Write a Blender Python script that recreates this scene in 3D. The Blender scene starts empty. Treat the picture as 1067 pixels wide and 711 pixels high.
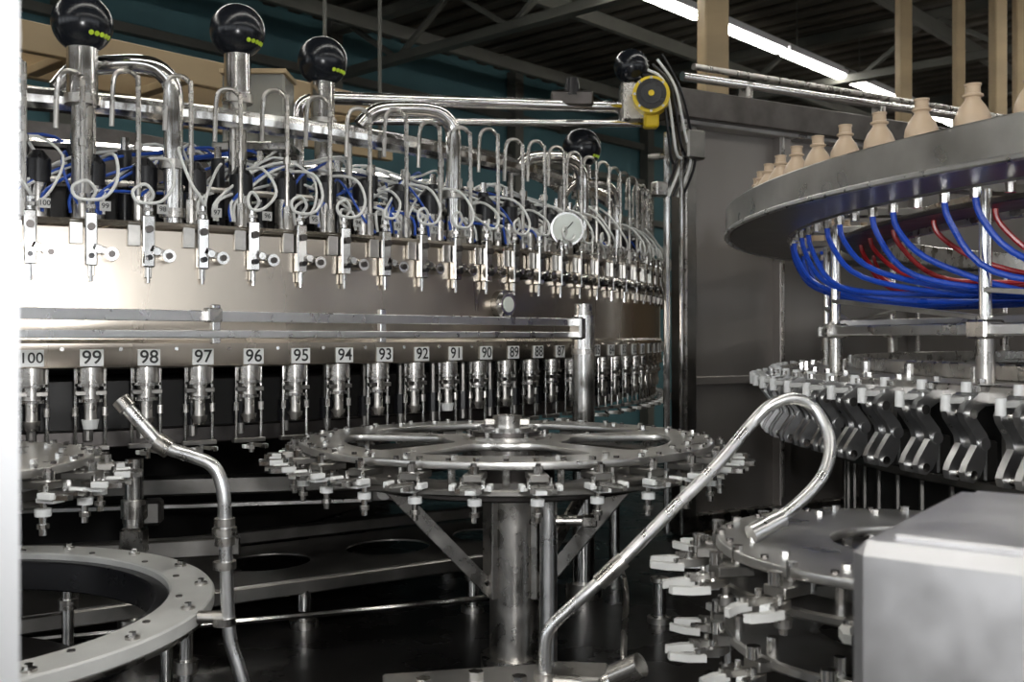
import bpy, math, random
from mathutils import Vector, Matrix
random.seed(7)
H = 1.6                       # eye height above hall floor; local z=0 is eye level
pi = math.pi
rad = math.radians

# ------------------------------------------------------------------ materials
def nodemat(name, col, metal=0.0, rough=0.5, nscale=8.0, var=0.12, rvar=0.1, bump=0.0, stretch=(1,1,1),
            emit=None, estr=0.0, aniso=0.0, coat=0.0, trans=0.0, spec=0.5, detail=4):
    m = bpy.data.materials.new(name); m.use_nodes = True
    nt = m.node_tree; N = nt.nodes; L = nt.links
    b = N.get('Principled BSDF')
    tc = N.new('ShaderNodeTexCoord'); mp = N.new('ShaderNodeMapping')
    mp.inputs['Scale'].default_value = stretch
    L.new(tc.outputs['Object'], mp.inputs['Vector'])
    nz = N.new('ShaderNodeTexNoise'); nz.inputs['Scale'].default_value = nscale
    nz.inputs['Detail'].default_value = detail
    L.new(mp.outputs['Vector'], nz.inputs['Vector'])
    cr = N.new('ShaderNodeValToRGB')
    cr.color_ramp.elements[0].position = 0.3; cr.color_ramp.elements[1].position = 0.7
    cr.color_ramp.elements[0].color = (*[c*(1-var) for c in col], 1)
    cr.color_ramp.elements[1].color = (*[min(1, c*(1+var)) for c in col], 1)
    L.new(nz.outputs['Fac'], cr.inputs['Fac']); L.new(cr.outputs['Color'], b.inputs['Base Color'])
    mr = N.new('ShaderNodeMapRange')
    mr.inputs['From Min'].default_value = .25; mr.inputs['From Max'].default_value = .75
    mr.inputs['To Min'].default_value = max(0.02, rough-rvar); mr.inputs['To Max'].default_value = min(1, rough+rvar)
    L.new(nz.outputs['Fac'], mr.inputs['Value']); L.new(mr.outputs['Result'], b.inputs['Roughness'])
    b.inputs['Metallic'].default_value = metal
    b.inputs['Specular IOR Level'].default_value = spec
    b.inputs['Coat Weight'].default_value = coat
    b.inputs['Transmission Weight'].default_value = trans
    if aniso:
        b.inputs['Anisotropic'].default_value = aniso
        tg = N.new('ShaderNodeTangent'); tg.direction_type = 'RADIAL'; tg.axis = 'Z'
        L.new(tg.outputs['Tangent'], b.inputs['Tangent'])
    if bump:
        bp = N.new('ShaderNodeBump'); bp.inputs['Strength'].default_value = bump
        bp.inputs['Distance'].default_value = 0.01
        L.new(nz.outputs['Fac'], bp.inputs['Height']); L.new(bp.outputs['Normal'], b.inputs['Normal'])
    if emit:
        b.inputs['Emission Color'].default_value = (*emit, 1); b.inputs['Emission Strength'].default_value = estr
    return m

STEEL = nodemat('brushed_steel', (.53,.51,.48), 1, .29, 24, .22, .12)
DRUM = nodemat('drum_steel', (.43,.385,.33), 1, .26, 3.2, .24, .09, aniso=.5, stretch=(1,1,.22), detail=8)  # vertical streaks in the colour imitate mottled reflections on the steel
CHROME = nodemat('polished_steel', (.78,.77,.75), 1, .16, 20, .12, .07)
SATIN = nodemat('satin_steel', (.56,.55,.53), 1, .34, 9, .20, .12)
BRITE = nodemat('bright_satin_steel', (.84,.84,.84), 1, .30, 30, .05, .06)
DARKST = nodemat('dark_steel', (.12,.11,.105), 1, .38, 12, .25, .10)
MIDST = nodemat('dull_steel', (.25,.24,.225), 1, .40, 10, .25, .10)
GRIP = nodemat('cast_grey_steel', (.44,.44,.44), .95, .34, 25, .18, .08)
SHADOWM = nodemat('shade_dark_metal', (.014,.013,.012), .3, .5, 10, .2, .1)  # near-black colour stands in for shade deep behind nozzles and arms
PANEL = nodemat('enclosure_sheet_steel', (.27,.25,.235), .55, .40, 3, .10, .06, stretch=(1,1,.2))
DECK = nodemat('machine_deck', (.012,.011,.0105), .3, .28, 6, .45, .10)
WHITE = nodemat('white_plastic', (.78,.79,.78), 0, .4, 20, .05, .05)
WORN = nodemat('worn_white_plastic', (.56,.56,.54), 0, .42, 6, .16, .1)
WPAINT = nodemat('white_paint', (.75,.76,.78), 0, .45, 5, .04, .05)
BLACK = nodemat('black_plastic', (.010,.010,.012), 0, .3, 20, .2, .05)
BALL = nodemat('glossy_black', (.008,.010,.014), 0, .22, 20, .1, .03)
YEL = nodemat('signal_yellow', (.80,.58,.02), 0, .4, 20, .06, .05)
LIME = nodemat('lime_marker', (.55,.75,.05), 0, .4, 20, .06, .05)
BLUE = nodemat('blue_hose', (.012,.075,.55), 0, .3, 20, .1, .05)
BLUED = nodemat('thin_blue_hose', (.02,.08,.42), 0, .35, 20, .1, .05)
RED = nodemat('red_hose', (.42,.015,.02), 0, .3, 20, .1, .05)
WHOSE = nodemat('white_hose', (.74,.75,.73), 0, .35, 20, .06, .05)
BOTTLE = nodemat('translucent_bottle', (.56,.43,.30), 0, .38, 10, .10, .05, coat=.15)
TEAL = nodemat('teal_wall_paint', (.060,.145,.165), 0, .7, 1.5, .15, .05)
ROOF = nodemat('roof_sheet', (.080,.070,.055), 0, .8, 2, .3, .05)
TRUSS = nodemat('truss_steel_paint', (.10,.10,.085), 0, .6, 3, .2, .05)
BEIGE = nodemat('beige_painted_timber', (.44,.33,.19), 0, .6, 3, .18, .08, stretch=(.3,1,1))
BROWN = nodemat('brown_wall', (.16,.12,.085), 0, .75, 1.5, .3, .05)
CONC = nodemat('hall_concrete', (.17,.15,.135), 0, .7, 2, .25, .08)
TUBE = nodemat('fluorescent_tube', (1,1,1), 0, .5, emit=(1,.97,.90), estr=22)
GLOW = nodemat('added_glow_pane', (.8,.85,.9), 0, .4, emit=(.92,.96,1.0), estr=3.0)  # pane glow added only to give the metal something bright to reflect
DIAL = nodemat('gauge_dial', (.75,.80,.74), 0, .3, 10, .03, .03, coat=.5)
INK = nodemat('printed_ink', (.015,.015,.015), 0, .5)
CLEAR = nodemat('clear_acrylic', (.55,.55,.50), .0, .2, 5, .05, .05, trans=.6)
GREYBOX = nodemat('grey_box_steel', (.50,.50,.51), .9, .38, 18, .10, .08)

# ------------------------------------------------------------------ mesh builder
class MB:
    def __init__(s): s.v=[]; s.f=[]; s.m=[]; s.mats=[]; s.M=Matrix.Identity(4)
    def mi(s, mat):
        if mat not in s.mats: s.mats.append(mat)
        return s.mats.index(mat)
    def add(s, vs, fs, mat):
        o=len(s.v); k=s.mi(mat)
        s.v += [s.M @ Vector(p) for p in vs]
        for f in fs: s.f.append(tuple(i+o for i in f)); s.m.append(k)
    def cyl(s, p0, p1, r0, mat, r1=None, seg=12):
        p0=Vector(p0); p1=Vector(p1); r1 = r0 if r1 is None else r1
        d=(p1-p0).normalized(); a = d.orthogonal().normalized(); b=d.cross(a)
        vs=[]
        for p,r in ((p0,r0),(p1,r1)):
            for i in range(seg):
                t=2*pi*i/seg; vs.append(p+a*(r*math.cos(t))+b*(r*math.sin(t)))
        fs=[(i,(i+1)%seg,seg+(i+1)%seg,seg+i) for i in range(seg)]
        fs.append(tuple(reversed(range(seg)))); fs.append(tuple(range(seg,2*seg)))
        s.add(vs,fs,mat)
    def box(s, c, size, mat, rz=0, b=None, R=None):
        hx,hy,hz=[q/2 for q in size]
        if b is None: b=min(size)*.12
        c=Vector(c); R = R if R is not None else Matrix.Rotation(rz,3,'Z')
        idx={}; vs=[]
        h=(hx,hy,hz)
        for sx in (-1,1):
            for sy in (-1,1):
                for sz in (-1,1):
                    sg=(sx,sy,sz)
                    for a in range(3):
                        p=[sg[k]*(h[k] if k==a else h[k]-b) for k in range(3)]
                        idx[(sg,a)]=len(vs); vs.append(c+R@Vector(p))
        fs=[]
        for a in range(3):
            o=[k for k in range(3) if k!=a]
            for sa in (-1,1):
                q=[]
                for u,w in ((-1,-1),(1,-1),(1,1),(-1,1)):
                    sg=[0,0,0]; sg[a]=sa; sg[o[0]]=u; sg[o[1]]=w
                    q.append(idx[(tuple(sg),a)])
                fs.append(tuple(q))
            for u in (-1,1):
                for w in (-1,1):
                    s1=[0,0,0]; s1[a]=-1; s1[o[0]]=u; s1[o[1]]=w
                    s2=list(s1); s2[a]=1; s1=tuple(s1); s2=tuple(s2)
                    fs.append((idx[(s1,o[0])],idx[(s2,o[0])],idx[(s2,o[1])],idx[(s1,o[1])]))
        for sx in (-1,1):
            for sy in (-1,1):
                for sz in (-1,1):
                    g=(sx,sy,sz); fs.append((idx[(g,0)],idx[(g,1)],idx[(g,2)]))
        s.add(vs,fs,mat)
    def bar(s, p0, p1, w, h, mat, up=(0,0,1), b=None):
        p0=Vector(p0); p1=Vector(p1); d=p1-p0; L=d.length; x=d.normalized()
        y=Vector(up).cross(x)
        if y.length<1e-4: y=x.orthogonal()
        y.normalize(); z=x.cross(y)
        R=Matrix((x,y,z)).transposed()
        s.box((p0+p1)/2,(L,w,h),mat,R=R,b=b if b is not None else min(w,h)*.12)
    def lathe(s, prof, mat, c=(0,0,0), seg=48, a0=0, a1=2*pi, closed=False):
        full = abs(a1-a0-2*pi)<1e-6
        n=seg if full else seg+1
        vs=[];m=len(prof)
        for i in range(n):
            t=a0+(a1-a0)*i/seg
            for r,z in prof: vs.append((c[0]+r*math.cos(t), c[1]+r*math.sin(t), c[2]+z))
        fs=[]
        for i in range(seg):
            j=(i+1)%n if full else i+1
            for k in range(m if closed else m-1):
                l=(k+1)%m
                fs.append((i*m+k, j*m+k, j*m+l, i*m+l))
        if not full and closed:
            fs.append(tuple(range(m))); fs.append(tuple((n-1)*m+k for k in reversed(range(m))))
        s.add(vs,fs,mat)
    def ring(s, ri, ro, z0, z1, mat, c=(0,0,0), seg=64, a0=0, a1=2*pi, b=.003):
        s.lathe([(ri,z0+b),(ri+b,z0),(ro-b,z0),(ro,z0+b),(ro,z1-b),(ro-b,z1),(ri+b,z1),(ri,z1-b)],mat,c,seg,a0,a1,True)
    def prism(s, poly, z0, z1, mat, F=None):
        n=len(poly); F=F or Matrix.Identity(4)
        vs=[F@Vector((x,y,z0)) for x,y in poly]+[F@Vector((x,y,z1)) for x,y in poly]
        fs=[tuple(reversed(range(n))),tuple(range(n,2*n))]+[(i,(i+1)%n,n+(i+1)%n,n+i) for i in range(n)]
        s.add(vs,fs,mat)
    def tube(s, pts, r, mat, seg=8, smooth=5, closed=False):
        P=[Vector(p) for p in pts]
        if smooth>1 and len(P)>2:
            Q=[]; n=len(P)
            for i in range(n if closed else n-1):
                if closed: p0,p1,p2,p3=P[(i-1)%n],P[i],P[(i+1)%n],P[(i+2)%n]
                else: p0,p1,p2,p3=P[max(i-1,0)],P[i],P[i+1],P[min(i+2,n-1)]
                for k in range(smooth):
                    t=k/smooth
                    Q.append(.5*((2*p1)+(-p0+p2)*t+(2*p0-5*p1+4*p2-p3)*t*t+(-p0+3*p1-3*p2+p3)*t**3))
            if not closed: Q.append(P[-1])
            P=Q
        n=len(P); d=[]
        for i in range(n):
            a=P[i-1] if (i>0 or closed) else P[i]; b=P[(i+1)%n] if (i<n-1 or closed) else P[i]
            d.append((b-a).normalized())
        u=d[0].orthogonal().normalized(); vs=[]
        for i in range(n):
            u=(u-d[i]*u.dot(d[i])).normalized(); w=d[i].cross(u)
            for k in range(seg):
                t=2*pi*k/seg; vs.append(P[i]+u*(r*math.cos(t))+w*(r*math.sin(t)))
        fs=[]
        for i in range(n if closed else n-1):
            j=(i+1)%n
            for k in range(seg):
                l=(k+1)%seg; fs.append((i*seg+k,i*seg+l,j*seg+l,j*seg+k))
        if not closed:
            fs.append(tuple(reversed(range(seg)))); fs.append(tuple((n-1)*seg+k for k in range(seg)))
        s.add(vs,fs,mat)
    def sphere(s, c, r, mat, seg=24, rings=14):
        prof=[(max(r*math.sin(pi*i/rings),1e-5), -r*math.cos(pi*i/rings)) for i in range(rings+1)]
        s.lathe(prof,mat,c,seg)
    def mesh(s, name):
        me=bpy.data.meshes.new(name)
        me.from_pydata([tuple(v) for v in s.v],[],s.f)
        for m in s.mats: me.materials.append(m)
        me.polygons.foreach_set('material_index',s.m)
        import bmesh
        bm=bmesh.new(); bm.from_mesh(me)
        bmesh.ops.recalc_face_normals(bm,faces=bm.faces); bm.to_mesh(me); bm.free()
        me.polygons.foreach_set('use_smooth',[True]*len(me.polygons))
        me.set_sharp_from_angle(angle=rad(32))
        return me
    def obj(s, name, parent=None, loc=(0,0,0), rz=0):
        return place(s.mesh(name), name, parent, loc, rz)

COL=bpy.context.scene.collection
def place(data, name, parent=None, loc=(0,0,0), rz=0):
    o=bpy.data.objects.new(name,data); COL.objects.link(o)
    o.location=loc; o.rotation_euler=(0,0,rz)
    if parent: o.parent=parent
    return o
def empty(name, loc=(0,0,0), rz=0):
    o=bpy.data.objects.new(name,None); COL.objects.link(o); o.empty_display_size=.1
    o.location=(loc[0],loc[1],loc[2]+H); o.rotation_euler=(0,0,rz); return o
def plate2d(name, loops, z0, z1, mat, parent, loc=(0,0,0), bev=.002):
    cu=bpy.data.curves.new(name,'CURVE'); cu.dimensions='2D'; cu.fill_mode='BOTH'
    cu.extrude=(z1-z0)/2-bev; cu.bevel_depth=bev; cu.bevel_resolution=1
    for lp in loops:
        sp=cu.splines.new('POLY'); sp.points.add(len(lp)-1)
        for i,(x,y) in enumerate(lp): sp.points[i].co=(x,y,0,1)
        sp.use_cyclic_u=True
    o=bpy.data.objects.new(name,cu); COL.objects.link(o)
    dg=bpy.context.evaluated_depsgraph_get(); dg.update()
    me=bpy.data.meshes.new_from_object(o.evaluated_get(dg)); bpy.data.objects.remove(o)
    me.materials.clear(); me.materials.append(mat)
    return place(me,name,parent,(loc[0],loc[1],loc[2]+(z0+z1)/2))
def circ(r,n=64,c=(0,0)): return [(c[0]+r*math.cos(2*pi*i/n),c[1]+r*math.sin(2*pi*i/n)) for i in range(n)]
def sector(ri,ro,a0,a1,cr=.02,n=14):
    pts=[]; da_o=cr/ro; da_i=cr/ri
    for i in range(n+1): t=a0+da_o+(a1-a0-2*da_o)*i/n; pts.append((ro*math.cos(t),ro*math.sin(t)))
    pts.append(((ro-cr*.3)*math.cos(a1-da_o*.3),(ro-cr*.3)*math.sin(a1-da_o*.3)))
    pts.append(((ro-cr)*math.cos(a1),(ro-cr)*math.sin(a1)))
    pts.append(((ri+cr)*math.cos(a1),(ri+cr)*math.sin(a1)))
    for i in range(5): t=a1-da_i-(a1-a0-2*da_i)*i/4; pts.append((ri*math.cos(t),ri*math.sin(t)))
    pts.append(((ri+cr)*math.cos(a0),(ri+cr)*math.sin(a0)))
    pts.append(((ro-cr)*math.cos(a0),(ro-cr)*math.sin(a0)))
    pts.append(((ro-cr*.3)*math.cos(a0+da_o*.3),(ro-cr*.3)*math.sin(a0+da_o*.3)))
    return pts

# ================================================================== HALL
HA=rad(47.2)
def hall(name, fn):
    b=MB(); fn(b); return b.obj(name, None, (0,0,0), HA)
A0,A1,N0,N1=-7,20,-9,9.3; CZ=H+3.5
hall('floor',lambda b:b.box(((A0+A1)/2,(N0+N1)/2,-.05),(A1-A0+.4,N1-N0+.4,.1),CONC,b=.001))
def ceil(b):
    b.box(((A0+A1)/2,(N0+N1)/2,CZ+.11),(A1-A0+.4,N1-N0+.4,.1),ROOF,b=.001)
    a=A0
    while a<A1-.2:
        b.box((a+.1,(N0+N1)/2,CZ+.03),(.16,N1-N0-.02,.06),ROOF,b=.015); a+=.32
hall('ceiling',ceil)
hall('wall_left',lambda b:b.box(((A0+A1)/2,N1+.1,CZ/2+.03),(A1-A0,.2,CZ+.05),TEAL,b=.001))
hall('wall_right',lambda b:b.box(((A0+A1)/2,N0-.1,CZ/2+.03),(A1-A0,.2,CZ+.05),BROWN,b=.001))
hall('wall_far',lambda b:b.box((A1+.1,(N0+N1)/2,CZ/2+.03),(.2,N1-N0+.4,CZ+.05),BROWN,b=.001))
hall('wall_near',lambda b:b.box((A0-.1,(N0+N1)/2,CZ/2+.03),(.2,N1-N0+.4,CZ+.05),BROWN,b=.001))
# added glowing window-shaped panels behind the camera, to streak the drum with highlights
k=0
for n in (-6.5,-4.1,-1.7,.7,3.1,5.5):
    k+=1
    def wn(b):
        b.box((A0+.03,n,H+.9),(.03,1.3,2.0),GLOW,b=.002)
        for dn in (-.68,0,.68): b.box((A0+.05,n+dn,H+.9),(.07,.07,2.14),WPAINT,b=.004)
        for dz in (-1.04,0,1.04): b.box((A0+.05,n,H+.9+dz),(.07,1.43,.07),WPAINT,b=.004)
    hall('added_glow_panel_%d'%k,wn)
for a in (-4.5,-2.0,.5,3.0,5.5,8.0):  # second row of added glow panels, along the right wall
    k+=1
    def wn2(b):
        b.box((a,N0+.03,H+.9),(1.3,.03,2.0),GLOW,b=.002)
        for dn in (-.68,0,.68): b.box((a+dn,N0+.05,H+.9),(.07,.07,2.14),WPAINT,b=.004)
        for dz in (-1.04,0,1.04): b.box((a,N0+.05,H+.9+dz),(1.43,.07,.07),WPAINT,b=.004)
    hall('added_glow_panel_%d'%k,wn2)
def trussf(b):
    for a in range(-5,20,4):
        zt=CZ-.06; zb=CZ-.62
        b.box((a,(N0+N1)/2,zt-.05),(.14,N1-N0-.05,.10),TRUSS,b=.005)
        b.box((a,(N0+N1)/2,zb),(.12,N1-N0-.05,.09),TRUSS,b=.005)
        n=N0+.3; k=0
        while n<N1-.9:
            b.bar((a,n,zb if k%2 else zt-.05),(a,n+.8,zt-.05 if k%2 else zb),.06,.05,TRUSS); n+=.8; k+=1
    for n in (-6,-3,-.5,2.4,4.0,6.4,8.2):
        b.box(((A0+A1)/2,n,CZ-.30),(A1-A0-.05,.07,.14),TRUSS,b=.005)
hall('roof_truss',trussf)
def girts(b):
    for z in (H+1.15,H+1.75,H+2.35,H+2.9):
        b.box(((A0+A1)/2,N1-.06,z),(A1-A0-.05,.10,.09),TRUSS,b=.004)
    for a in range(-5,20,3):
        b.box((a,N1-.1,CZ/2),(.16,.16,CZ-.02),TRUSS,b=.004)
hall('wall_girt',girts)
for n,zz in ((5.1,H+2.9),(1.0,H+2.9),(-3.2,H+2.9)):
    def fx(b):
        a=-5.6
        while a<18:
            b.box((a+.75,n,zz+.05),(1.46,.16,.05),WPAINT,b=.004)
            b.box((a+.75,n,zz+.005),(1.42,.11,.03),TUBE,b=.004)
            b.cyl((a+.3,n,zz+.07),(a+.3,n,CZ-.003),.006,TRUSS,seg=6)
            a+=1.52
        b.box(((-5.6+18)/2,n,zz+.10),(24,.05,.05),WPAINT,b=.004)
    hall('fluorescent_light_row',fx)
def tray(b):
    a0,a1=-2.6,3.85
    for dn,dz,h in ((0,0,.13),(.02,-.24,.07),(.45,.0,.13)):
        b.box(((a0+a1)/2,4.5+dn,H+1.28+dz),(a1-a0,.05,h),BEIGE,b=.004)
    a=a0+.2
    while a<a1:
        b.box((a,4.72,H+1.24),(.06,.44,.04),BEIGE,b=.004); a+=.55
    for a in (a0+.4,(a0+a1)/2,a1-.12):
        for n in (4.47,4.98):
            b.cyl((a,n,H+1.0),(a,n,CZ-.003),.011,TRUSS,seg=8)
hall('hanging_cable_tray',tray)
def column(x,y,w,z0,z1):
    b=MB(); b.box((0,0,(z0+z1)/2),(w,w*.8,z1-z0),BEIGE,b=.01)
    b.box((0,0,z0+.03),(w*1.5,w*1.3,.06),BEIGE,b=.006)
    b.box((0,0,z1-.05),(w*1.4,w*1.2,.06),BEIGE,b=.006)
    b.obj('timber_column',None,(x,y,0),HA*.3)
column(1.56,7.95,.20,0,CZ)
column(3.48,9.1,.12,0,CZ)
column(3.84,8.8,.09,0,CZ)
column(4.08,8.6,.12,0,CZ)
column(4.40,8.9,.085,0,CZ)

# ================================================================== MACHINE BASE
b=MB()
b.box((-.2,4.02,-.80),(10.6,6.76,.20),DECK,b=.01)
b.box((-.2,4.02,-1.25),(10.3,6.5,.70),DARKST,b=.01)
b.obj('machine_base',None,(0,0,H))

# ================================================================== FILLER CAROUSEL
C=(-2.16,4.62); R=2.8; ND=156; D=2*pi/ND
FC=empty('filling_carousel',(C[0],C[1],0))
def th(n): return rad(27.3)+(99-n)*D
b=MB()
b.lathe([(R-.30,-.055),(R-.01,-.07),(R+.006,-.066),(R+.008,-.058),(R+.008,-.016),(R+.002,-.010),(R,-.008),(R,.225),(R+.010,.230),(R+.012,.236),(R+.010,.243),(R-.02,.246),(R-.32,.250)],DRUM,seg=240)
b.ring(R-.34,R-.30,-.055,.26,DARKST,seg=160)
for i in range(ND):
    t=rad(27.3)+(i+.5)*D
    p=Vector((R*math.sin(t),-R*math.cos(t),0)); o=p.normalized()
    b.cyl(p+o*.006+Vector((0,0,-.028)),p+o*.012+Vector((0,0,-.028)),.0045,CHROME,seg=6)
b.obj('product_bowl',FC)
b=MB()
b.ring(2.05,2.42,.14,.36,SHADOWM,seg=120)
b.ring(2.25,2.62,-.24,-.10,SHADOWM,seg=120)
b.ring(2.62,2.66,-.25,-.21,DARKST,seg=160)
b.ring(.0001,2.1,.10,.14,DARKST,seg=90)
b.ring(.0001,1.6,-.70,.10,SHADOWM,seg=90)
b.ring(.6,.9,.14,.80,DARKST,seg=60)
b.obj('inner_structure',FC)
b=MB()
def ringpts(r,z,n=120): return [(r*math.cos(2*pi*i/n),r*math.sin(2*pi*i/n),z) for i in range(n)]
b.tube(ringpts(2.62,.52),.026,CHROME,10,1,True)
b.tube(ringpts(2.50,.445),.014,CHROME,8,1,True)
b.tube(ringpts(2.70,.335),.008,STEEL,8,1,True)
b.tube(ringpts(2.40,.585),.012,STEEL,8,1,True)
for i in range(0,52):
    t=2*pi*i/52
    for rr,z0,z1,r0 in ((2.62,.25,.52,.008),(2.50,.25,.445,.008)):
        b.cyl((rr*math.cos(t),rr*math.sin(t),z0),(rr*math.cos(t),rr*math.sin(t),z1),r0,STEEL,seg=8)
b.obj('ring_manifold_pipes',FC)

def valve(var):
    rnd=random.Random(var); b=MB()
    x=-.022
    b.cyl((x,0,-.066),(x,0,-.100),.027,STEEL,seg=16)
    b.cyl((x,0,-.100),(x,0,-.106),.031,CHROME,seg=16)
    b.cyl((x,0,-.106),(x,0,-.132),.018,STEEL,seg=14)
    b.cyl((x,0,-.132),(x,0,-.139),.024,CHROME,seg=14)
    b.cyl((x,0,-.139),(x,0,-.176),.013,STEEL,seg=12)
    b.cyl((x,0,-.176),(x,0,-.196),.018,WHITE if var==1 else STEEL,r1=.014,seg=14)
    b.box((x+.004,0,-.12),(.022,.062,.010),MIDST)
    for y in (-.029,.029):
        b.cyl((x,y,-.066),(x,y,-.240),.0036,CHROME,seg=8)
        b.cyl((x,y,-.15),(x,y,-.168),.0065,STEEL,seg=10)
    b.box((x,0,-.236),(.018,.074,.010),MIDST)
    b.cyl((x-.055,0,-.066),(x-.055,0,-.225),.010,MIDST,seg=10)
    b.cyl((x-.055,0,-.15),(x-.055,0,-.20),.017,BLACK,seg=10)
    for sgn in (-1,1):
        b.prism([(-.01,sgn*.006),(.02,sgn*.022),(.042,sgn*.022),(.05,sgn*.012),(.040,sgn*.014),(.022,sgn*.013)],-.250,-.242,STEEL)
        b.box((.02,sgn*.024,-.246),(.016,.008,.008),WHITE)
    b.cyl((-.005,0,-.262),(-.005,0,-.240),.006,CHROME,seg=8)
    # actuator on bowl wall
    b.box((.014,-.002,.200),(.022,.024,.110),CHROME)
    b.box((.006,-.030,.215),(.010,.026,.050),STEEL)
    b.box((.008,-.002,.145),(.012,.014,.045),STEEL)
    b.cyl((.012,-.002,.112),(.012,-.002,.145),.004,CHROME,seg=8)
    b.cyl((.004,.012,.178),(.034,.012,.178),.008,CHROME,seg=10)
    b.bar((.018,.0,.186),(.018,.038,.170),.014,.016,STEEL)
    b.cyl((.002,.036,.169),(.040,.036,.169),.014,CHROME,seg=14)
    b.cyl((.040,.036,.169),(.045,.036,.169),.007,DARKST,seg=8)
    b.cyl((.026,-.002,.225),(.034,-.002,.225),.008,DARKST,seg=10)
    b.cyl((.026,-.002,.165),(.036,-.002,.165),.006,BLACK,seg=8)
    b.cyl((.014,-.002,.253),(.014,-.002,.282),.0075,CHROME,seg=10)
    b.cyl((.014,-.002,.263),(.014,-.002,.271),.011,STEEL,seg=6)
    b.box((.030,.024,.268),(.003,.022,.020),WORN)
    # riser with hook
    x0=-.035; zt=.555+.02*rnd.random()
    b.tube([(x0,-.014,.245),(x0,-.014,zt-.04),(x0-.004,-.018,zt-.012),(x0-.01,-.035,zt),(x0-.02,-.055,zt-.006),(x0-.026,-.062,zt-.035),(x0-.028,-.064,zt-.12)],.0055,STEEL,8,3)
    b.cyl((x0,-.014,.25),(x0,-.014,.30),.010,STEEL,seg=10)
    b.cyl((x0,-.014,.40),(x0,-.014,.415),.009,STEEL,seg=8)
    # valve heads on bowl lid
    b.cyl((-.105,.012,.248),(-.105,.012,.325),.024,STEEL,seg=14)
    b.cyl((-.105,.012,.325),(-.105,.012,.375),.027,BLACK,seg=14)
    b.cyl((-.105,.012,.375),(-.105,.012,.395),.027,BLACK,r1=.012,seg=14)
    b.cyl((-.175,-.02,.248),(-.175,-.02,.42),.016,BLACK,seg=12)
    b.cyl((-.175,-.02,.42),(-.175,-.02,.45),.009,CHROME,seg=8)
    b.box((-.225,.0,.33),(.03,.05,.09),DARKST)
    # curled white hose
    j=lambda s: (rnd.random()-.5)*s
    k=.55+.5*rnd.random()
    if var in (0,1,4):
        b.tube([(-.16,.0,.37),(-.11,.02+j(.05),.405+j(.05)),(-.03,.05+j(.03),.385+j(.03)),(.025,.048,.325),(.042,.02*k,.283),(.044,-.030*k,.280),(.042,-.040*k,.303),(.036,-.012,.318),(.028,.006,.300),(.020,.0,.284)],.0036,WHOSE,7,4)
    elif var==2:
        b.tube([(-.16,.03,.36),(-.10,-.02,.43),(-.03,-.04,.40),(.02,-.028,.33),(.028,-.010,.30),(.018,.0,.283)],.0036,WHOSE,7,4)
    else:
        b.tube([(-.14,.04,.34),(-.07,.06,.37),(.01,.045,.33),(.036,.012,.288),(.036,-.018,.288),(.030,-.010,.308),(.018,.0,.284)],.0036,WHOSE,7,4)
    if var in (1,3):
        b.tube([(-.20,-.02,.36),(-.15,-.04,.40+j(.03)),(-.08,-.05,.36),(-.04,-.03,.29),(-.03,0,.255)],.0030,BLUED,6,4)
    if var==4:
        b.tube([(-.20,.02,.36),(-.13,.10,.43),(-.06,.17,.38),(.0,.15,.30),(-.01,.115,.265)],.0030,WHOSE,6,4)
    return b.mesh('filling_valve')
vm=[valve(i) for i in range(5)]
for i in range(ND):
    t=rad(27.3)+i*D; k=random.choice([0,0,1,2,3,4])
    place(vm[k],'filling_valve',FC,(R*math.sin(t),-R*math.cos(t),0),t-pi/2)

b=MB()
for i in range(70):
    t=th(101)+random.random()*rad(60) if i<24 else th(97)+random.random()*rad(24); s=random.choice([-1,1]); dt=rad(4+8*random.random())*s
    pol=lambda rr,tt,z:(rr*math.sin(tt),-rr*math.cos(tt),z)
    zz=.33+.10*random.random()
    b.tube([pol(2.46,t,.38),pol(2.52,t+dt*.15,zz+.05),pol(2.58,t+dt*.45,zz+.02),pol(2.66,t+dt*.75,zz-.02),pol(2.73,t+dt,.31),pol(2.745,t+dt*1.02,.26)],.0036,
           WHOSE if random.random()<.6 else BLUED,6,5)
b.obj('hose_bundle',FC)

def textmesh(b, s, size, M, mat):
    cu=bpy.data.curves.new('t','FONT'); cu.body=s; cu.size=size; cu.align_x='CENTER'; cu.align_y='CENTER'; cu.offset=size*.012
    o=bpy.data.objects.new('t',cu); COL.objects.link(o)
    dg=bpy.context.evaluated_depsgraph_get(); dg.update()
    me=bpy.data.meshes.new_from_object(o.evaluated_get(dg))
    vs=[M@v.co for v in me.vertices]; fs=[tuple(p.vertices) for p in me.polygons]
    bpy.data.objects.remove(o); b.add(vs,fs,mat)
b=MB()
for n in range(101,72,-1):
    t=th(n); o=Vector((math.sin(t),-math.cos(t),0)); X=Vector((math.cos(t),math.sin(t),0))
    p=o*(R+.010)+Vector((0,0,-.046))
    Mx=Matrix(((X.x,0,o.x,p.x),(X.y,0,o.y,p.y),(0,1,0,p.z),(0,0,0,1)))
    b.M=Mx
    b.box((0,0,0),(.046,.035,.004),WHITE,b=.0008)
    b.M=Matrix.Identity(4)
    Mt=Mx@Matrix.Translation((0,0,.0028))
    textmesh(b,str(n),.039 if n<100 else .030,Mt,INK)
    q=Mx.copy(); q.translation=o*(R+.033)+X*.024+Vector((0,0,.268))
    textmesh(b,str(n),.015,q,INK)
b.obj('number_plates',FC)

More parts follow.
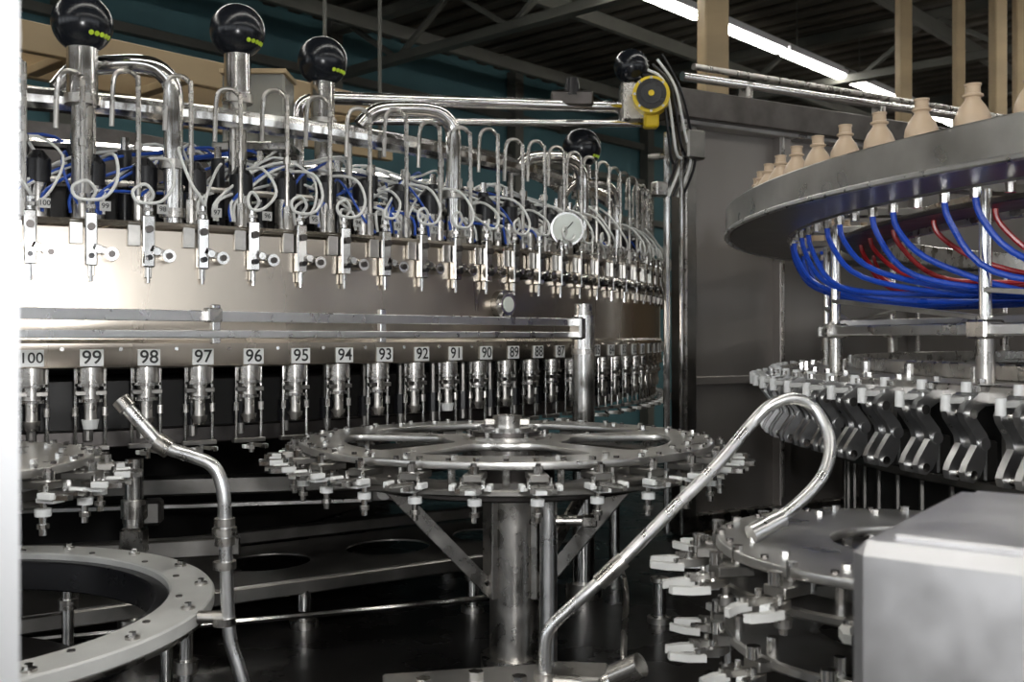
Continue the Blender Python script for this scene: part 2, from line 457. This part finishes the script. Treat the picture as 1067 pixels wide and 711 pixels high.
def pol(rr,t,z): return Vector((rr*math.sin(t),-rr*math.cos(t),z))
b=MB()
for n,zt,r in ((97.4,.60,.021),(90.4,.60,.021),(84.4,.56,.021),(81.5,.52,.016)):
    t=th(n)
    b.tube([pol(2.73,t,.25),pol(2.73,t,.42),pol(2.73,t,zt-.06),pol(2.725,t-.006,zt-.02),pol(2.71,t-.018,zt),pol(2.68,t-.04,zt+.002),pol(2.64,t-.07,zt-.01),pol(2.62,t-.085,zt-.05)],r,CHROME,12,5)
    for z in (.262,.37): b.cyl(pol(2.73,t,z),pol(2.73,t,z+.02),r*1.45,STEEL,seg=16)
b.obj('swan_neck_pipes',FC)
b=MB()
for n,z,rr,rb in ((99.1,.67,2.72,.063),(95.65,.74,2.60,.066),(92.9,.735,2.50,.066),(82.0,.655,2.62,.068)):
    t=th(n); p=pol(rr,t,0)
    b.cyl(p+Vector((0,0,.25)),p+Vector((0,0,z-.17)),.022,STEEL,seg=14)
    b.cyl(p+Vector((0,0,z-.17)),p+Vector((0,0,z-.05)),.032,CHROME,seg=20)
    b.cyl(p+Vector((0,0,z-.175)),p+Vector((0,0,z-.155)),.037,STEEL,seg=20)
    b.sphere(tuple(p+Vector((0,0,z))),rb,BALL,32,20)
    for k in range(5):
        a=-.85+.22*k; e=-.50
        d=Vector((math.cos(a)*math.cos(e),math.sin(a)*math.cos(e),math.sin(e)))
        q=p+Vector((0,0,z))+d*rb*.985; b.cyl(q,q+d*.002,.0055,LIME,seg=10)
b.obj('ball_level_sensors',FC)
b=MB()
t=th(86.6); c=pol(2.80,t,.315); o=Vector((.12,-.99,0)).normalized()
b.cyl(c-o*.02,c+o*.032,.050,CHROME,seg=28); b.cyl(c+o*.032,c+o*.036,.044,DIAL,seg=28)
b.bar(c+o*.038+Vector((-.012,0,-.012)),c+o*.038+Vector((.016,0,.02)),.002,.003,INK)
b.cyl(c-Vector((0,0,.10)),c-Vector((0,0,.04)),.008,CHROME)
t=th(89.4); c=pol(R,t,.085); o=pol(1,t,0)
b.cyl(c-o*.01,c+o*.02,.040,STEEL,seg=28); b.cyl(c+o*.02,c+o*.03,.030,CHROME,seg=24); b.cyl(c+o*.03,c+o*.032,.021,DIAL,seg=24)
for k in range(6):
    a=2*pi*k/6; X=Vector((math.cos(t),math.sin(t),0)); q=c+o*.02+X*(.034*math.cos(a))+Vector((0,0,.034*math.sin(a)))
    b.cyl(q,q+o*.006,.004,CHROME,seg=6)
b.obj('gauge_and_sight_glass',FC)

# ================================================================== GUARD RAIL
G=empty('guard_rail',(0,0,0))
b=MB()
P1=Vector((.175,2.74,0)); P0=Vector((-1.0,1.36,0)); d=(P1-P0)
for z,h in ((.036,.020),(.003,.014)):
    b.bar(P0+Vector((0,0,z)),P1+Vector((0,0,z)),.014,h,BRITE)
for f in (.39,.62,.13):
    p=P0+d*f
    b.bar(p+Vector((-.012,.012,-.015)),p+Vector((-.012,.012,.058)),.016,.014,CHROME)
b.box(P0+d*.385+Vector((0,-.016,.038)),(.03,.02,.026),STEEL,rz=.86)
b.obj('rails',G)
b=MB()
b.cyl((.192,2.75,-.70),(.192,2.75,.055),.030,CHROME,seg=24)
b.cyl((.192,2.75,.055),(.192,2.75,.085),.024,STEEL,seg=24)
b.cyl((.192,2.75,-.05),(.192,2.75,-.035),.034,STEEL,seg=24)
b.cyl((.192,2.75,-.70),(.192,2.75,-.66),.05,STEEL,seg=24)
b.box((.182,2.735,.02),(.05,.04,.06),CHROME,rz=.86)
b.obj('post',G)

# ================================================================== STAR WHEELS
def gripper(low=True, sc=1.0):
    b=MB(); b.M=Matrix.Scale(sc,4)
    b.box((-.004,0,-.018),(.056,.034,.012),MIDST)
    b.cyl((-.018,0,-.01),(-.018,0,.012),.0065,CHROME,seg=8)
    b.cyl((.010,.0,-.012),(.010,.0,.002),.009,CHROME,seg=10)
    b.cyl((.010,.0,.002),(.010,.0,.006),.005,DARKST,seg=6)
    for s in (-1,1):
        b.prism([(-.005,s*.004),(.022,s*.026),(.048,s*.030),(.068,s*.022),(.070,s*.013),(.060,s*.018),(.046,s*.021),(.030,s*.015),(.008,s*.001)],-.036,-.028,CHROME)
        b.box((.036,s*.031,-.030),(.026,.009,.010),WHITE)
        b.cyl((.022,s*.018,-.028),(.022,s*.018,-.016),.004,CHROME,seg=8)
    b.box((.014,0,-.041),(.034,.024,.007),WHITE)
    if low:
        b.cyl((.0,0,-.095),(.0,0,-.03),.0055,CHROME,seg=8)
        b.cyl((.0,0,-.066),(.0,0,-.055),.012,WHITE,seg=14)
        b.cyl((.0,0,-.085),(.0,0,-.078),.009,STEEL,seg=10)
    return b.mesh('bottle_neck_gripper')
def claw():
    # two-finger white/steel claw of the discharge star
    b=MB(); b.M=Matrix.Diagonal((.84,.84,1,1))
    b.box((-.010,0,-.020),(.060,.040,.014),MIDST)
    b.cyl((-.020,0,-.012),(-.020,0,.012),.009,CHROME,seg=10)
    b.cyl((.016,0,-.012),(.016,0,.004),.011,CHROME,seg=12)
    for s in (-1,1):
        b.prism([(-.006,s*.003),(.012,s*.024),(.036,s*.032),(.052,s*.032),(.052,s*.020),(.040,s*.015),(.022,s*.010),(.010,s*.001)],-.038,-.028,STEEL)
        b.prism([(.040,s*.036),(.070,s*.036),(.098,s*.024),(.100,s*.013),(.084,s*.018),(.066,s*.022),(.044,s*.020)],-.044,-.034,WORN)
        b.cyl((.030,s*.020,-.030),(.030,s*.020,-.018),.005,CHROME,seg=8)
        b.cyl((.054,s*.029,-.034),(.054,s*.029,-.028),.005,CHROME,seg=8)
    b.box((.028,0,-.040),(.03,.016,.010),WHITE)
    b.cyl((0,0,-.075),(0,0,-.03),.007,CHROME,seg=8)
    b.cyl((0,0,-.066),(0,0,-.055),.013,STEEL,seg=12)
    return b.mesh('bottle_claw')
GM=gripper(); GM3=claw()

def star(name,c,z,r,nsp,hub,n,phase=0,rim=.10,gm=None):
    gm=gm or GM
    E=empty(name,(c[0],c[1],z))
    cuts=[]
    if nsp:
        for i in range(nsp):
            a=2*pi*i/nsp+phase; w=.13
            cuts.append(sector(hub+.045,r-rim,a+w,a+2*pi/nsp-w,.022))
        plate2d('top_plate',[circ(r,96)]+cuts,-.014,0,SATIN,E)
    else:
        plate2d('top_plate',[circ(r,96),circ(hub,64)],-.014,0,SATIN,E)
    b=MB()
    b.ring(r-.07,r+.004,-.060,-.047,MIDST,seg=90)
    for i in range(n):
        a=2*pi*(i+.5)/n
        b.cyl(((r-.03)*math.cos(a),(r-.03)*math.sin(a),-.05),((r-.03)*math.cos(a),(r-.03)*math.sin(a),-.01),.007,CHROME,seg=8)
        b.cyl(((r-.045)*math.cos(a),(r-.045)*math.sin(a),0),((r-.045)*math.cos(a),(r-.045)*math.sin(a),.006),.007,CHROME,seg=6)
        b.cyl(((r-.012)*math.cos(a),(r-.012)*math.sin(a),0),((r-.012)*math.cos(a),(r-.012)*math.sin(a),.004),.005,DARKST,seg=6)
    if nsp:
        b.cyl((0,0,-.05),(0,0,.006),hub*1.1,STEEL,seg=40)
        b.cyl((0,0,.006),(0,0,.014),hub*.85,DARKST,seg=40)
        b.cyl((0,0,.014),(0,0,.024),hub*.75,CHROME,seg=40)
        b.cyl((0,0,.024),(0,0,.046),hub*.36,STEEL,seg=24)
        b.box((.0,0,.033),(hub*1.1,.03,.012),STEEL)
        for i in range(6):
            a=2*pi*i/6; b.cyl((hub*.93*math.cos(a),hub*.93*math.sin(a),.006),(hub*.93*math.cos(a),hub*.93*math.sin(a),.016),.006,CHROME,seg=6)
    b.obj('rim_and_hub',E)
    for i in range(n):
        a=2*pi*i/n; place(gm,'bottle_neck_gripper',E,((r+.012)*math.cos(a),(r+.012)*math.sin(a),-.006),a)
    return E
S1=star('transfer_starwheel',(-.01,2.15),-.213,.425,5,.085,26,rad(18),.085)
b=MB()
b.cyl((.015,0,-.487),(.015,0,-.05),.052,STEEL,seg=32)
b.cyl((.015,0,-.487),(.015,0,-.455),.07,STEEL,seg=32)
b.cyl((.015,0,-.12),(.015,0,-.06),.085,DARKST,seg=32)
for a in (rad(205),rad(-25),rad(100),rad(40)):
    dx,dy=math.cos(a),math.sin(a)
    b.bar((.015+dx*.05,dy*.05,-.32),(dx*.27,dy*.27,-.075),.030,.008,STEEL,up=(-dy,dx,0))
    b.box((.015+dx*.055,dy*.055,-.20),(.014,.05,.26),STEEL,rz=a)
    b.cyl((.015+dx*.06,dy*.06,-.30),(.015+dx*.075,dy*.06,-.30),.008,CHROME,seg=6)
b.ring(.20,.30,-.09,-.068,DARKST,seg=60)
b.obj('pedestal',S1)
b=MB()
b.cyl((0,0,-.69),(0,0,-.30),.0175,BRITE,seg=18); b.cyl((0,0,-.305),(0,0,-.295),.021,STEEL,seg=18)
b.cyl((0,0,-.365),(.07,0,-.365),.011,STEEL); b.box((.08,0,-.365),(.03,.03,.022),STEEL)
b.cyl((0,0,-.70),(0,0,-.67),.03,STEEL,seg=18)
b.obj('standpipe',None,(.072,2.02,H))

S2=star('infeed_starwheel',(-1.0,1.65),-.20,.30,5,.08,18,.3)
b=MB(); b.cyl((0,0,-.5),(0,0,-.05),.05,STEEL,seg=28); b.obj('pedestal',S2)
S3=star('discharge_starwheel',(.56,1.42),-.285,.27,0,.115,15,.1,gm=GM3)
b=MB()
b.ring(.13,.262,-.140,-.125,SATIN,seg=80)
b.cyl((0,0,-.415),(0,0,-.02),.06,STEEL,seg=32)
b.cyl((0,0,-.03),(0,0,-.018),.118,DARKST,seg=40)
for i in range(10):
    a=2*pi*i/10; b.cyl((.095*math.cos(a),.095*math.sin(a),-.02),(.095*math.cos(a),.095*math.sin(a),-.008),.007,CHROME,seg=8)
b.obj('hub_and_pedestal',S3)
for i in range(15):
    a=2*pi*(i+.5)/15; place(GM3,'lower_claw',S3,(.262*math.cos(a),.262*math.sin(a),-.115),a)

# ================================================================== WHITE GUIDE RING
E=empty('bottle_guide_ring',(-1.0,1.65,-.44))
b=MB()
b.ring(.425,.50,-.024,0,WORN,seg=120)
b.ring(.43,.495,-.034,-.024,STEEL,seg=120)
b.ring(.40,.425,-.07,-.012,BLACK,seg=120)
for i in range(36):
    a=2*pi*i/36
    if i%2==0:
        b.cyl((.478*math.cos(a),.478*math.sin(a),0),(.478*math.cos(a),.478*math.sin(a),.004),.011,STEEL,seg=12)
        b.cyl((.478*math.cos(a),.478*math.sin(a),.004),(.478*math.cos(a),.478*math.sin(a),.010),.006,CHROME,seg=6)
    else: b.cyl((.445*math.cos(a),.445*math.sin(a),0),(.445*math.cos(a),.445*math.sin(a),.002),.006,DARKST,seg=8)
for i in range(10):
    a=2*pi*i/10+.12
    b.cyl((.46*math.cos(a),.46*math.sin(a),-.26),(.46*math.cos(a),.46*math.sin(a),-.03),.012,CHROME,seg=12)
    b.cyl((.46*math.cos(a),.46*math.sin(a),-.12),(.46*math.cos(a),.46*math.sin(a),-.10),.02,STEEL,seg=12)
b.ring(.10,.30,-.15,-.13,DARKST,seg=80)
b.obj('ring',E)

# ================================================================== BENT PIPES
b=MB()
pts=[(.046,1.42,-.472),(.046,1.42,-.425),(.055,1.42,-.403),(.078,1.42,-.380),(.142,1.42,-.322),(.226,1.45,-.247),(.291,1.47,-.189),(.350,1.5,-.130),(.378,1.5,-.103),(.412,1.5,-.092),(.443,1.5,-.107),(.459,1.48,-.15),(.445,1.46,-.196),(.400,1.44,-.238),(.341,1.42,-.272)]
b.tube(pts,.0088,BRITE,14,6)
b.cyl((.378,1.433,-.255),(.330,1.415,-.275),.0135,BRITE,seg=16)
b.cyl((.155,1.423,-.311),(.120,1.42,-.343),.0118,STEEL,seg=16)
b.obj('gooseneck_spray_pipe',None,(0,0,H))
b=MB()
pts=[(-.608,1.6,-.105),(-.575,1.6,-.142),(-.545,1.6,-.172),(-.50,1.6,-.188),(-.466,1.6,-.205),(-.451,1.6,-.245),(-.448,1.6,-.315),(-.445,1.6,-.405),(-.440,1.6,-.475),(-.425,1.6,-.525),(-.407,1.6,-.60),(-.405,1.6,-.70)]
b.tube(pts,.0105,BRITE,14,5)
for z,r in ((-.285,.016),(-.30,.019),(-.315,.016),(-.352,.018),(-.44,.018)):
    b.cyl((-.449,1.6,z),(-.449,1.6,z-.012),r,STEEL,seg=16)
b.cyl((-.555,1.6,-.165),(-.535,1.6,-.178),.015,STEEL,seg=14)
b.cyl((-.612,1.6,-.100),(-.600,1.6,-.114),.014,STEEL,seg=14)
b.cyl((-.449,1.6,-.44),(-.49,1.6,-.44),.010,STEEL)
b.cyl((-.405,1.6,-.70),(-.405,1.6,-.68),.03,STEEL,seg=18)
b.obj('rinse_water_pipe',None,(0,0,H))

# ================================================================== LOWER BRACKET (front)
b=MB()
b.box((-.04,1.42,-.487),(.27,.10,.022),SATIN,rz=.2)
b.box((.085,1.44,-.482),(.10,.07,.026),STEEL,rz=-.1)
b.cyl((.046,1.42,-.478),(.046,1.42,-.466),.016,STEEL,seg=16)
b.cyl((.10,1.42,-.50),(.16,1.40,-.458),.013,CHROME,seg=16)
b.cyl((.14,1.41,-.47),(.175,1.39,-.447),.017,STEEL,seg=16)
for x,y in ((-.12,1.39),(-.05,1.42),(.010,1.40)):
    b.cyl((x,y,-.48),(x,y,-.465),.011,CHROME,seg=6)
for x in (-.08,.07):
    b.cyl((x,1.42,-.70),(x,1.42,-.49),.018,STEEL,seg=14)
b.obj('pipe_support_bracket',None,(0,0,H))
b=MB()
b.tube([(.225,2.08,-.70),(.232,2.12,-.63),(.245,2.2,-.57),(.252,2.3,-.55),(.256,2.42,-.55)],.007,STEEL,8,5)
b.cyl((.225,2.08,-.70),(.225,2.08,-.69),.02,STEEL,seg=14)
b.obj('bent_drain_rod',None,(0,0,H))

# ================================================================== STEEL BOX RIGHT FOREGROUND
b=MB()
yaw=rad(-36.4)
u=Vector((math.cos(yaw),math.sin(yaw),0)); w=Vector((-math.sin(yaw),math.cos(yaw),0))
A=Vector((.247,.75,0)); Lx,Ly=.50,.31
c=A+u*Lx/2+w*Ly/2
b.box((c.x,c.y,-.150-.275),(Lx,Ly,.55),GREYBOX,rz=yaw,b=.010)
b.box((c.x,c.y,-.149),(Lx*.9,Ly*.86,.006),GREYBOX,rz=yaw,b=.002)
b.obj('steel_junction_box',None,(0,0,H))

# ================================================================== WHITE DOOR POST
b=MB()
b.box((-.283,.50,-.25),(.062,.06,2.7),WPAINT,b=.006)
b.box((-.283,.50,-1.59),(.12,.12,.02),WPAINT,b=.002)
b.box((-.296,.535,-.25),(.03,.015,2.6),SATIN,b=.002)
b.obj('guard_door_post',None,(0,0,H))

# ================================================================== BASE FRAME UNDER FILLER
E=empty('conveyor_support_frame',(0,0,0))
b=MB()
b.bar((-1.9,2.52,-.40),(-.30,2.86,-.40),.05,.05,MIDST)
b.bar((-1.9,2.62,-.47),(-.30,2.96,-.47),.02,.012,SATIN)
b.bar((-1.2,2.00,-.60),(.10,2.85,-.60),.03,.035,MIDST)
b.bar((-1.5,2.35,-.56),(-.05,3.30,-.56),.03,.035,MIDST)
b.bar((-.95,2.20,-.585),(-1.1,2.60,-.57),.03,.03,MIDST)
b.bar((.05,2.80,-.59),(-.10,3.25,-.57),.03,.03,MIDST)
b.bar((-1.7,2.15,-.50),(-.65,2.45,-.50),.04,.045,MIDST)
for x,y in ((-1.1,2.07),(-.5,2.46),(.06,2.82),(-.2,3.18),(-1.0,2.68),(-1.3,2.64)):
    b.cyl((x,y,-.70),(x,y,-.42 if y>2.6 and x<-.9 else -.61),.018,CHROME,seg=14)
    b.cyl((x,y,-.70),(x,y,-.68),.035,STEEL,seg=14)
b.tube([(-1.6,1.95,-.64),(-.6,2.30,-.64),(-.05,2.5,-.64)],.008,CHROME,8,3)
for x,y in ((-.9,2.50),(-.35,2.85)):
    b.box((x,y,-.43),(.09,.06,.06),MIDST,rz=.2); b.cyl((x,y-.03,-.43),(x,y-.05,-.43),.02,STEEL,seg=14)
b.obj('beams',E)
def oval(cx,cy,a,bb,n=24): return [(cx+a*math.cos(2*pi*i/n),cy+bb*math.sin(2*pi*i/n)) for i in range(n)]
pl=plate2d('perforated_tray',[[(-.75,-.22),(.72,-.22),(.72,.22),(-.75,.22)],oval(-.45,0,.12,.10),oval(-.1,0,.12,.10),oval(.25,0,.12,.10),oval(.56,0,.09,.10)],-.006,0,MIDST,E,(-.55,2.68,-.58),.001)
pl.rotation_euler=(0,0,rad(33))
b=MB()
b.cyl((0,0,-.62),(0,0,-.27),.020,CHROME,seg=16); b.cyl((0,0,-.40),(0,0,-.36),.028,STEEL,seg=16)
b.cyl((0,0,-.70),(0,0,-.62),.035,STEEL,seg=16); b.box((0,0,-.45),(.05,.05,.06),STEEL)
b.obj('guide_post',None,(-.83,2.25,H))
for x,y,zt in ((-.10,2.60,-.62),(.36,2.5,-.60),(.30,3.0,-.4)):
    b=MB(); b.cyl((0,0,-.70),(0,0,zt),.016,CHROME,seg=14); b.cyl((0,0,-.70),(0,0,-.685),.03,STEEL,seg=14); b.cyl((0,0,zt),(0,0,zt+.01),.022,STEEL,seg=14)
    b.obj('adjusting_stud',None,(x,y,H))

# ================================================================== RINSER CAROUSEL (right)
RC=(2.40,2.40); RCE=empty('rinser_carousel',(RC[0],RC[1],0))
b=MB()
Ru=1.86
b.ring(Ru-.012,Ru,.268,.335,SATIN,seg=200)
b.ring(Ru-.006,Ru+.004,.262,.274,BRITE,seg=200)
b.ring(Ru-.17,Ru-.012,.266,.276,MIDST,seg=200)
b.ring(Ru-.175,Ru-.165,.262,.30,SATIN,seg=200)
b.ring(Ru-.42,Ru-.30,.25,.262,DARKST,seg=160)
b.ring(Ru-.43,Ru-.415,.235,.30,STEEL,seg=160)
for i in range(24):
    a=2*pi*i/24; b.bar(((Ru-.42)*math.cos(a),(Ru-.42)*math.sin(a),.288),((Ru-.02)*math.cos(a),(Ru-.02)*math.sin(a),.288),.04,.02,MIDST)
b.obj('upper_ring',RCE)
b=MB()
b.ring(1.50,1.70,-.100,-.088,SATIN,seg=200)
b.ring(1.685,1.715,-.118,-.085,STEEL,seg=200)
b.ring(1.50,1.52,-.088,-.055,STEEL,seg=200)
b.ring(1.56,1.64,-.285,-.265,MIDST,seg=160)
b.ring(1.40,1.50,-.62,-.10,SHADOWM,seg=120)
b.ring(1.0,1.55,-.70,-.60,DARKST,seg=120)
b.ring(.55,1.05,.03,.055,STEEL,seg=90)
b.ring(.50,.85,.055,.16,SATIN,seg=90)
b.ring(.0001,.4,-.70,.9,DARKST,seg=60)
for i in range(90):
    a=2*pi*i/90
    b.cyl((1.66*math.cos(a),1.66*math.sin(a),-.09),(1.66*math.cos(a),1.66*math.sin(a),-.077),.008,CHROME,seg=6)
    if i%2: b.cyl((1.57*math.cos(a),1.57*math.sin(a),-.09),(1.57*math.cos(a),1.57*math.sin(a),-.060),.010,CHROME,seg=8)
    b.cyl((1.60*math.cos(a),1.60*math.sin(a),-.27),(1.60*math.cos(a),1.60*math.sin(a),-.10),.010,MIDST,seg=8)
    b.cyl((1.54*math.cos(a),1.54*math.sin(a),-.60),(1.54*math.cos(a),1.54*math.sin(a),-.285),.006,MIDST,seg=6)
b.obj('lower_ring',RCE)
b=MB()
NR=16
for i in range(NR):
    a=rad(176)+2*pi*i/NR; a2=a+2*pi/NR
    p=Vector((1.61*math.cos(a),1.61*math.sin(a),0)); q=Vector((1.61*math.cos(a2),1.61*math.sin(a2),0))
    b.cyl(p+Vector((0,0,-.09)),p+Vector((0,0,.27)),.0115,CHROME,seg=14)
    b.cyl(p+Vector((0,0,-.09)),p+Vector((0,0,.035)),.017,STEEL,seg=14)
    b.bar(p+Vector((0,0,.012)),q+Vector((0,0,.012)),.035,.022,BRITE)
    b.bar(p+Vector((0,0,.030)),p*.62+Vector((0,0,.045)),.03,.016,SATIN)
    b.bar(q*.98+Vector((0,0,.030)),p*1.0+Vector((0,0,.085)),.022,.010,SATIN)
    b.box(p+Vector((0,0,.012)),(.05,.05,.035),STEEL,rz=a)
b.obj('support_posts',RCE)
def arm():
    b=MB()
    F=Matrix(((1,0,0,0),(0,0,1,0),(0,1,0,0),(0,0,0,1)))
    for y0,y1 in ((-.026,-.012),(.010,.024)):
        b.prism([(-.03,-.098),(.028,-.098),(.058,-.118),(.064,-.130),(.060,-.142),(.036,-.172),(.032,-.186),(.054,-.218),(.060,-.232),(.056,-.246),(.040,-.250),(.026,-.240),(.006,-.204),(.002,-.186),(.010,-.168),(.034,-.140),(.030,-.130),(.014,-.120),(-.03,-.118)],y0,y1,GRIP,F)
    b.box((.022,0,-.110),(.046,.042,.018),GRIP)
    b.cyl((.046,-.032,-.132),(.046,.030,-.132),.009,CHROME,seg=12)
    b.cyl((.018,-.031,-.184),(.018,.029,-.184),.011,GRIP,seg=12)
    b.cyl((.044,-.031,-.236),(.044,.029,-.236),.008,CHROME,seg=12)
    b.box((.0,0,-.215),(.03,.05,.07),SHADOWM)
    b.cyl((.020,-.012,-.098),(.020,-.012,-.080),.009,WHITE,seg=12)
    b.box((.058,.0,-.110),(.040,.018,.011),WORN)
    b.cyl((.078,.0,-.128),(.078,.0,-.100),.0085,WHITE,seg=12)
    b.cyl((.03,.02,-.095),(.03,.02,-.085),.007,CHROME,seg=8)
    return b.mesh('rinser_gripper_arm')
AM=arm()
for i in range(100):
    a=2*pi*i/100; place(AM,'rinser_gripper_arm',RCE,(1.71*math.cos(a),1.71*math.sin(a),0),a)
b=MB()
k=0
for deg in [x*2.6 for x in range(55,97)]:
    a=rad(deg); k+=1
    j=lambda s:(random.random()-.5)*s
    P=lambda r,da,z:(r*math.cos(a+rad(da)),r*math.sin(a+rad(da)),z)
    if k%3:
        b.tube([P(1.68,0,.275),P(1.675,.3,.21),P(1.62,2,.13+j(.03)),P(1.45,6,.085+j(.02)),P(1.15,9+j(4),.085),P(.9,10,.10),P(.84,10,.11)],.0062,BLUE,8,5)
    else:
        b.tube([P(1.50,0,.27),P(1.49,0,.22),P(1.42,2,.15+j(.03)),P(1.28,5,.12),P(1.0,8,.13),P(.84,8,.13)],.0058,RED,8,5)
    b.cyl(P(1.68,0,.265),P(1.68,0,.245),.010,CHROME,seg=8)
b.obj('air_hoses',RCE)
bm_=MB()
bm_.lathe([(.0001,0),(.026,0),(.0295,.004),(.0295,.060),(.0285,.066),(.0285,.070),(.0295,.076),(.028,.088),(.022,.102),(.015,.112),(.0125,.116),(.0125,.119),(.0165,.121),(.0165,.124),(.0125,.126),(.012,.138),(.0135,.139),(.0135,.142),(.009,.143),(.0001,.143)],BOTTLE,seg=28)
BMsh=bm_.mesh('plastic_bottle')
BE=empty('plastic_bottles',(RC[0],RC[1],0))
for i in range(96):
    a=2*pi*i/96+.01
    if rad(120)<a<rad(268): place(BMsh,'bottle',BE,((Ru-.085)*math.cos(a),(Ru-.085)*math.sin(a),.277),0)

# ================================================================== ENCLOSURE PANEL
E=empty('machine_enclosure',(.56,3.6,0),math.atan2(.5,.87))
b=MB()
b.box((1.7,0,.06),(3.2,.02,1.50),PANEL,b=.002)
for x in (.04,.50,1.25,2.1,3.2):
    b.box((x,-.02,.045),(.07 if x<.1 else .055,.06,1.485),PANEL if x>.1 else MIDST,b=.004)
    b.cyl((x-.02,-.055,-.60),(x-.02,-.055,.78),.006,STEEL,seg=8)
b.box((1.65,-.02,.80),(3.4,.16,.10),DARKST,b=.004)
b.box((1.65,-.03,.745),(3.3,.08,.02),SATIN,b=.003)
b.box((1.65,-.01,-.66),(3.3,.08,.06),STEEL,b=.003)
b.box((1.65,-.024,-.16),(3.2,.012,.03),PANEL,b=.003)
b.obj('panels',E)
b=MB()
b.cyl((0.0,-.06,.90),(2.6,-.06,.93),.016,CHROME,seg=12)
b.cyl((0.1,.0,.96),(3.2,.0,.97),.012,STEEL,seg=12)
for x in (.3,1.0,1.7,2.4): b.box((x,-.05,.88),(.03,.05,.07),STEEL)
b.cyl((-.06,-.05,-.68),(-.06,-.05,.70),.012,CHROME,seg=10)
b.cyl((-.02,-.08,-.68),(-.02,-.08,.66),.008,CHROME,seg=10)
b.cyl((-.10,.0,.62),(-.06,-.05,.62),.012,STEEL,seg=10)
for i in range(5):
    x=-.02-.02*i
    b.tube([(x-.1,-.1,.95-.02*i),(x-.04,-.12,.84),(x+.02,-.1,.72-.03*i),(x+.06,-.08,.60),(x+.02,-.06,.48)],.005,WHOSE if i%2 else BLACK,6,5)
b.box((.03,-.08,.66),(.08,.05,.10),MIDST); b.box((-.10,-.06,.50),(.05,.04,.05),STEEL)
b.obj('pipes_and_cables',E)

E=empty('pipe_bridge',(0,0,0))
b=MB()
b.cyl((-.55,3.10,.72),(.50,3.56,.79),.020,CHROME,seg=14)
b.cyl((-.45,3.15,.66),(.50,3.55,.735),.012,CHROME,seg=14)
b.tube([(-.55,3.10,.72),(-.62,3.07,.70),(-.64,3.06,.64),(-.64,3.06,.40)],.020,CHROME,12,5)
b.box((.42,3.52,.80),(.10,.08,.14),STEEL); b.box((.20,3.42,.79),(.14,.05,.05),DARKST)
b.cyl((.20,3.42,.80),(.20,3.42,.86),.03,BLACK,r1=.02,seg=14)
b.cyl((.41,3.52,.78),(.41,3.52,.87),.030,CHROME,seg=16)
b.sphere((.41,3.52,.925),.060,BALL,28,16)
b.obj('bridge_pipes',E)
b=MB()
o=Vector((-.12,-.99,0)); c=Vector((.465,3.42,.805))
b.cyl(c-o*.06,c+o*.01,.062,YEL,seg=28)
b.cyl(c+o*.01,c+o*.022,.050,BLACK,seg=28); b.cyl(c+o*.022,c+o*.026,.034,BALL,seg=24)
b.cyl(c+o*.024,c+o*.030,.010,YEL,seg=16)
for k in range(8):
    a=2*pi*k/8; q=c+o*.01+Vector((.055*math.cos(a),0,.055*math.sin(a))); b.cyl(q,q+o*.006,.005,STEEL,seg=6)
b.box(tuple(c-o*.06+Vector((0,0,-.07))),(.05,.05,.06),YEL)
b.obj('yellow_signal_unit',E)

b=MB()
b.box((0,0,0),(.16,.12,.18),CLEAR,b=.006); b.box((0,0,-.10),(.20,.16,.02),STEEL); b.cyl((0,0,-.55),(0,0,-.10),.02,STEEL)
b.box((0,0,.095),(.17,.13,.012),BEIGE)
b.obj('clear_cover_box',FC,(1.50,-1.95,.58))

# ================================================================== LIGHTS
fl=bpy.data.lights.new('camera_flash','SPOT'); fl.energy=60; fl.shadow_soft_size=.05; fl.spot_size=rad(95); fl.spot_blend=.6
fo=bpy.data.objects.new('camera_flash',fl); COL.objects.link(fo); fo.location=(.06,-.02,H+.14); fo.rotation_euler=(rad(89),0,rad(-4))
w=bpy.data.worlds.new('hall_ambient'); bpy.context.scene.world=w; w.use_nodes=True
w.node_tree.nodes['Background'].inputs[0].default_value=(.5,.55,.6,1); w.node_tree.nodes['Background'].inputs[1].default_value=.05
bpy.context.scene.view_settings.view_transform='Standard'

# ================================================================== CAMERA
cd=bpy.data.cameras.new('camera'); cd.sensor_width=36; cd.lens=36; cd.shift_y=-(355.5-350)/1067; cd.clip_start=.02
cd.dof.use_dof=True; cd.dof.focus_distance=2.3; cd.dof.aperture_fstop=8
co=bpy.data.objects.new('camera',cd); COL.objects.link(co); co.location=(0,0,H); co.rotation_euler=(rad(90),0,0)
bpy.context.scene.camera=co
